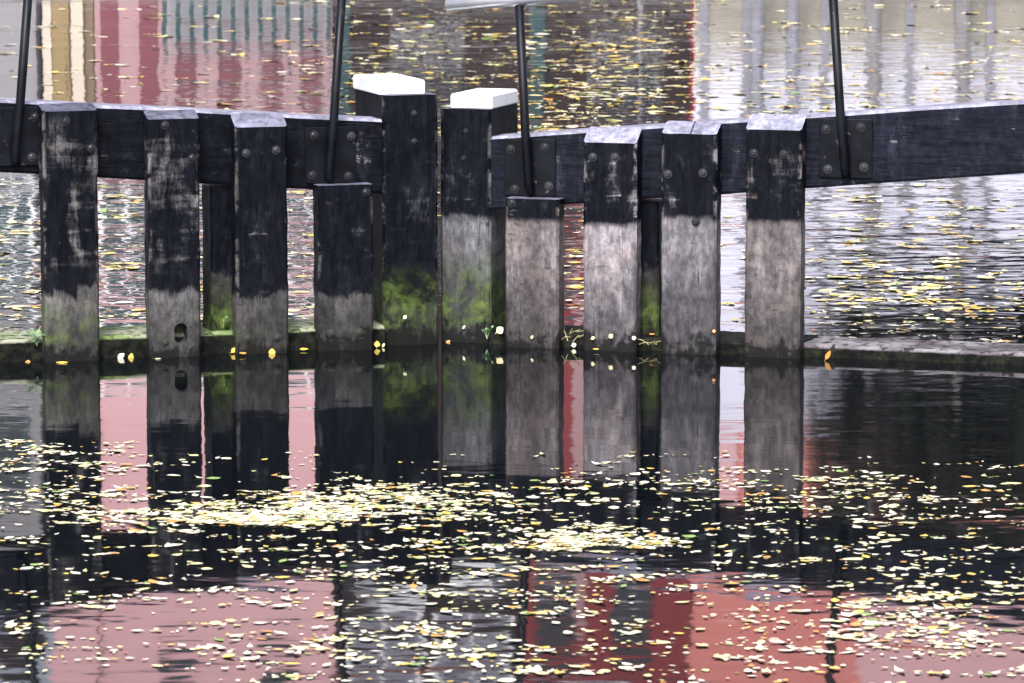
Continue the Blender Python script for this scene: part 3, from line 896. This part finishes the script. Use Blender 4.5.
cols = ['cream']*15 + ['pale']*9 + ['yellow']*2 + ['orange']*1 + ['green']*1
cols_far = ['cream']*8 + ['pale']*9 + ['yellow']*7 + ['orange']*1 + ['green']*2
recs = []
for p in leaves:
    L = rl.choice((0.016,0.02,0.024,0.028,0.033,0.04,0.055))*rl.uniform(0.85,1.25)
    beyond = p.y > 21
    L *= (1.4 + 0.04*(p.y-21)) if beyond else 0.86
    recs.append(dict(p=p, L=L, c=rl.choice(cols_far if beyond else cols), i=rl.randrange(7), a=rl.uniform(0,2*math.pi),
                     tx=rl.gauss(0,0.035), ty=rl.gauss(0,0.035), z=rl.uniform(0.0015,0.005)))
def proj(p):
    d = p - Vector((0,0,CAM_H))
    c, s = math.cos(PITCH), math.sin(PITCH)
    dep = d.y*c - d.z*s
    return W/2 + FPX*d.x/dep, H/2 - FPX*(d.y*s + d.z*c)/dep, dep
def size_of(r):
    x, y, dep = proj(r['p'])
    if not (6 < x < 1018 and 375 < y < 677): return 0
    return r['L']/dep
recs.sort(key=size_of, reverse=True)
WORD = dict(cream='bleached cream-white', pale='pale yellow', yellow='bright yellow', orange='orange-brown', green='still green')
def where(p):
    x, y, _ = proj(p)
    side = 'left gate leaf' if x < 439 else 'right gate leaf'
    return 'on the still water before the '+side if y < 560 else 'on the foreground water, farther out from the '+side
for r in recs[:300]:
    o = bpy.data.objects.new('floating_leaf', LEAF_MESH[r['c'], r['i']])
    COL.objects.link(o)
    o.location = r['p'] + Vector((0,0,r['z']))
    o.rotation_euler = (r['tx'], r['ty'], r['a'])
    o.scale = (r['L'],)*3
    tag(o, WORD[r['c']]+' fallen leaf floating '+where(r['p']), 'leaf', 'fallen leaves floating '+where(r['p'])+', '+WORD[r['c']])
me = bpy.data.meshes.new('fallen_leaves')
vv, ff, mi = [], [], []
cn = list(LM)
for r in recs[300:]:
    v, f = SHAPES[rl.randrange(14)]
    n = len(vv)
    mt = Matrix.Translation(r['p']+Vector((0,0,r['z']))) @ Matrix.Rotation(r['a'],4,'Z') @ Matrix.Rotation(r['tx'],4,'X') @ Matrix.Rotation(r['ty'],4,'Y') @ Matrix.Scale(r['L'],4)
    vv += [tuple(mt @ p) for p in v]
    ff += [tuple(n+k for k in q) for q in f]
    mi += [cn.index(r['c'])]*len(f)
me.from_pydata(vv, [], ff)
for c in cn: me.materials.append(LM[c])
me.polygons.foreach_set('material_index', mi)
me.polygons.foreach_set('use_smooth', [True]*len(ff))
o = bpy.data.objects.new('fallen_leaves', me); COL.objects.link(o)
tag(o, 'scattered small fallen leaves drifting all over the canal water', 'leaves', kind='stuff')

# leaves caught on the gates, each at its own spot: gate, px, py, local y, length, colour, label
CAUGHT = [
    (GL, 62, 364, -0.15, 0.075, 'yellow', 'flat yellow leaf floating at the foot of the leftmost upright', 0),
    (GL, 28, 363, -0.06, 0.04, 'orange', 'small orange leaf by the green weed on the left sill', 1),
    (GL, 121, 356, -0.055, 0.05, 'cream', 'whitish leaf stuck to the sill beside a round yellow one', 1),
    (GL, 131, 357, -0.055, 0.05, 'yellow', 'round yellow leaf stuck to the sill between the first two uprights', 1),
    (GL, 158, 359, -0.15, 0.045, 'pale', 'yellow leaf floating below the upright with the oval hole', 0),
    (GL, 234, 350, -0.06, 0.045, 'yellow', 'yellow leaf standing on edge left of the diagonal-edged upright', 1),
    (GL, 243, 353, -0.15, 0.05, 'orange', 'flat orange leaf lying at the foot of the diagonal-edged upright', 0),
    (GL, 272, 352, -0.112, 0.045, 'yellow', 'round yellow leaf stuck to the foot of the diagonal-edged upright', 1),
    (GL, 304, 349, -0.06, 0.055, 'yellow', 'yellow leaf in the gap left of the short black upright', 0),
    (GL, 377, 344, -0.06, 0.04, 'yellow', 'yellow leaf wedged right of the short black upright', 1),
    (GL, 383.5, 345, -0.05, 0.026, 'pale', 'small pale yellow leaf at the foot of the left mitre post', 1),
    (GL, 405, 317, -0.012, 0.028, 'cream', 'pinkish white leaf stuck on the moss of the left mitre post', 1),
    (GR, 448, 342, -0.02, 0.035, 'orange', 'small tan leaf at the foot of the right mitre post', 1),
    (GR, 464, 327, -0.012, 0.024, 'cream', 'whitish leaf stuck on the moss of the right mitre post', 1),
    (GR, 500, 330, -0.06, 0.05, 'pale', 'yellow leaf curled beside the short grey upright', 1),
    (GR, 532, 337, -0.112, 0.024, 'pale', 'pale leaf stuck low on the short grey upright', 1),
    (GR, 593, 338, -0.112, 0.026, 'pale', 'left yellow leaf of two stuck on the pale grey upright', 1),
    (GR, 611, 336, -0.112, 0.03, 'pale', 'right yellow leaf of two stuck on the pale grey upright', 1),
    (GR, 634, 338, -0.112, 0.028, 'cream', 'greenish white leaf on the right edge of the pale grey upright', 1),
    (GR, 596, 349, -0.14, 0.04, 'yellow', 'yellow leaf floating at the foot of the pale grey upright', 0),
    (GR, 574, 345, -0.05, 0.03, 'cream', 'whitish leaf left of the pale grey upright at the waterline', 1),
    (GR, 714, 331, -0.112, 0.022, 'orange', 'tiny orange leaf on the right edge of the split upright', 1),
    (GR, 828, 355, -0.125, 0.062, 'orange', 'large curled orange leaf leaning on the right ledge', 2),
    (GR, 652, 334, 0.02, 0.04, 'orange', 'brown leaf lying on the sill below the recessed post', 0),
    (GR, 960, 350, 0.02, 0.03, 'pale', 'small yellow leaf lying on the pale right ledge', 0),
]
for g, px, py, ly, L, c, lab, mode in CAUGHT:
    o = bpy.data.objects.new('caught_leaf', LEAF_MESH[c, rl.randrange(7)])
    COL.objects.link(o)
    lx, lz = g.at(px, py, ly)
    if mode == 0:
        lz = max(0.004, lz) if ly < -0.1 else max(lz, 0.005)
        rot = Matrix.Rotation(rl.uniform(-0.4,0.4),4,'Z') @ Matrix.Rotation(0.25,4,'X')
    elif mode == 1:
        rot = Matrix.Rotation(R(78),4,'X') @ Matrix.Rotation(rl.uniform(0.2,1.6),4,'Z')
    else:
        rot = Matrix.Rotation(R(70),4,'X') @ Matrix.Rotation(R(65),4,'Z') @ Matrix.Rotation(R(40),4,'X')
    sc = (L, L*1.35, L) if mode == 1 else (L, L, L)
    L *= 0.72
    sc = tuple(q*0.72 for q in sc)
    o.matrix_world = Matrix.Translation(g.o + g.ux*lx + g.uy*ly + Vector((0,0,lz))) @ Matrix.Rotation(g.a,4,'Z') @ rot @ Matrix.Diagonal((*sc,1))
    tag(o, lab, 'leaf', 'leaves caught on the lock gates')

# weeds and dry grass on the sills
weed_m = leaf_mat('weed_green', (0.16,0.30,0.12), 0.5)
dry_m = leaf_mat('dry_grass', (0.42,0.36,0.18), 0.7)
def weed(g, px, py, ly, hgt, n, label, seed):
    rnd = random.Random(seed)
    lx, lz = g.at(px, py, ly)
    r = empty('weed', g.o + g.ux*lx + g.uy*ly + Vector((0,0,lz)), g.a, label, 'weed', 'weeds growing on the gate sills')
    st, lf = MB(), MB()
    for k in range(n):
        a = rnd.uniform(0, 6.28)
        e = Vector((math.cos(a)*hgt*0.6, math.sin(a)*hgt*0.35, hgt*rnd.uniform(0.5,1)))
        st.tube([(0,0,-0.01), e*0.5+Vector((0,0,hgt*0.15)), e], [0.0018,0.0014,0.001], 5)
        for q in range(3):
            v, f = SHAPES[rnd.randrange(14)]
            L = hgt*rnd.uniform(0.3,0.5)
            mt = Matrix.Translation(e*(1-q*0.25)) @ Matrix.Rotation(rnd.uniform(0,6.28),4,'Z') @ Matrix.Rotation(rnd.uniform(-0.9,0.4),4,'Y') @ Matrix.Scale(L,4) @ Matrix.Translation((0.5,0,0))
            b = len(lf.v); lf.v += [tuple(mt @ p) for p in v]; lf.f += [tuple(b+i for i in qq) for qq in f]
    st.build('stem', weed_m, r); lf.build('foliage', weed_m, r)
weed(GL, 37, 344, -0.045, 0.075, 5, 'small pale green weed growing left of the leftmost upright', 4)
weed(GL, 223, 326, 0.0, 0.04, 4, 'tiny weed under the recessed post of the left gate leaf', 6)
weed(GR, 487, 337, -0.03, 0.045, 4, 'small weed with dark green leaves beside the right mitre post', 9)
def tuft(g, px, py, ly, hgt, n, label, seed):
    rnd = random.Random(seed)
    lx, lz = g.at(px, py, ly)
    m = MB()
    for k in range(n):
        b = Vector((rnd.uniform(-0.05,0.05), rnd.uniform(-0.05,0.05), -0.01))
        e = b + Vector((rnd.uniform(-0.09,0.09), rnd.uniform(-0.05,0.05), hgt*rnd.uniform(0.2,1)))
        m.tube([b, (b+e)/2+Vector((0,0,hgt*0.2)), e], [0.0022,0.002,0.0008], 4)
    o = m.build('grass_tuft', dry_m); o.location = g.o + g.ux*lx + g.uy*ly + Vector((0,0,lz)); o.rotation_euler = (0,0,g.a)
    tag(o, label, 'grass', 'dry grass on the gate sills')
tuft(GR, 572, 338, 0.0, 0.06, 16, 'dry yellow grass tuft on the sill beside the short grey upright', 3)
tuft(GR, 650, 341, 0.0, 0.03, 12, 'dry grass blades on the sill under the recessed post of the right leaf', 5)
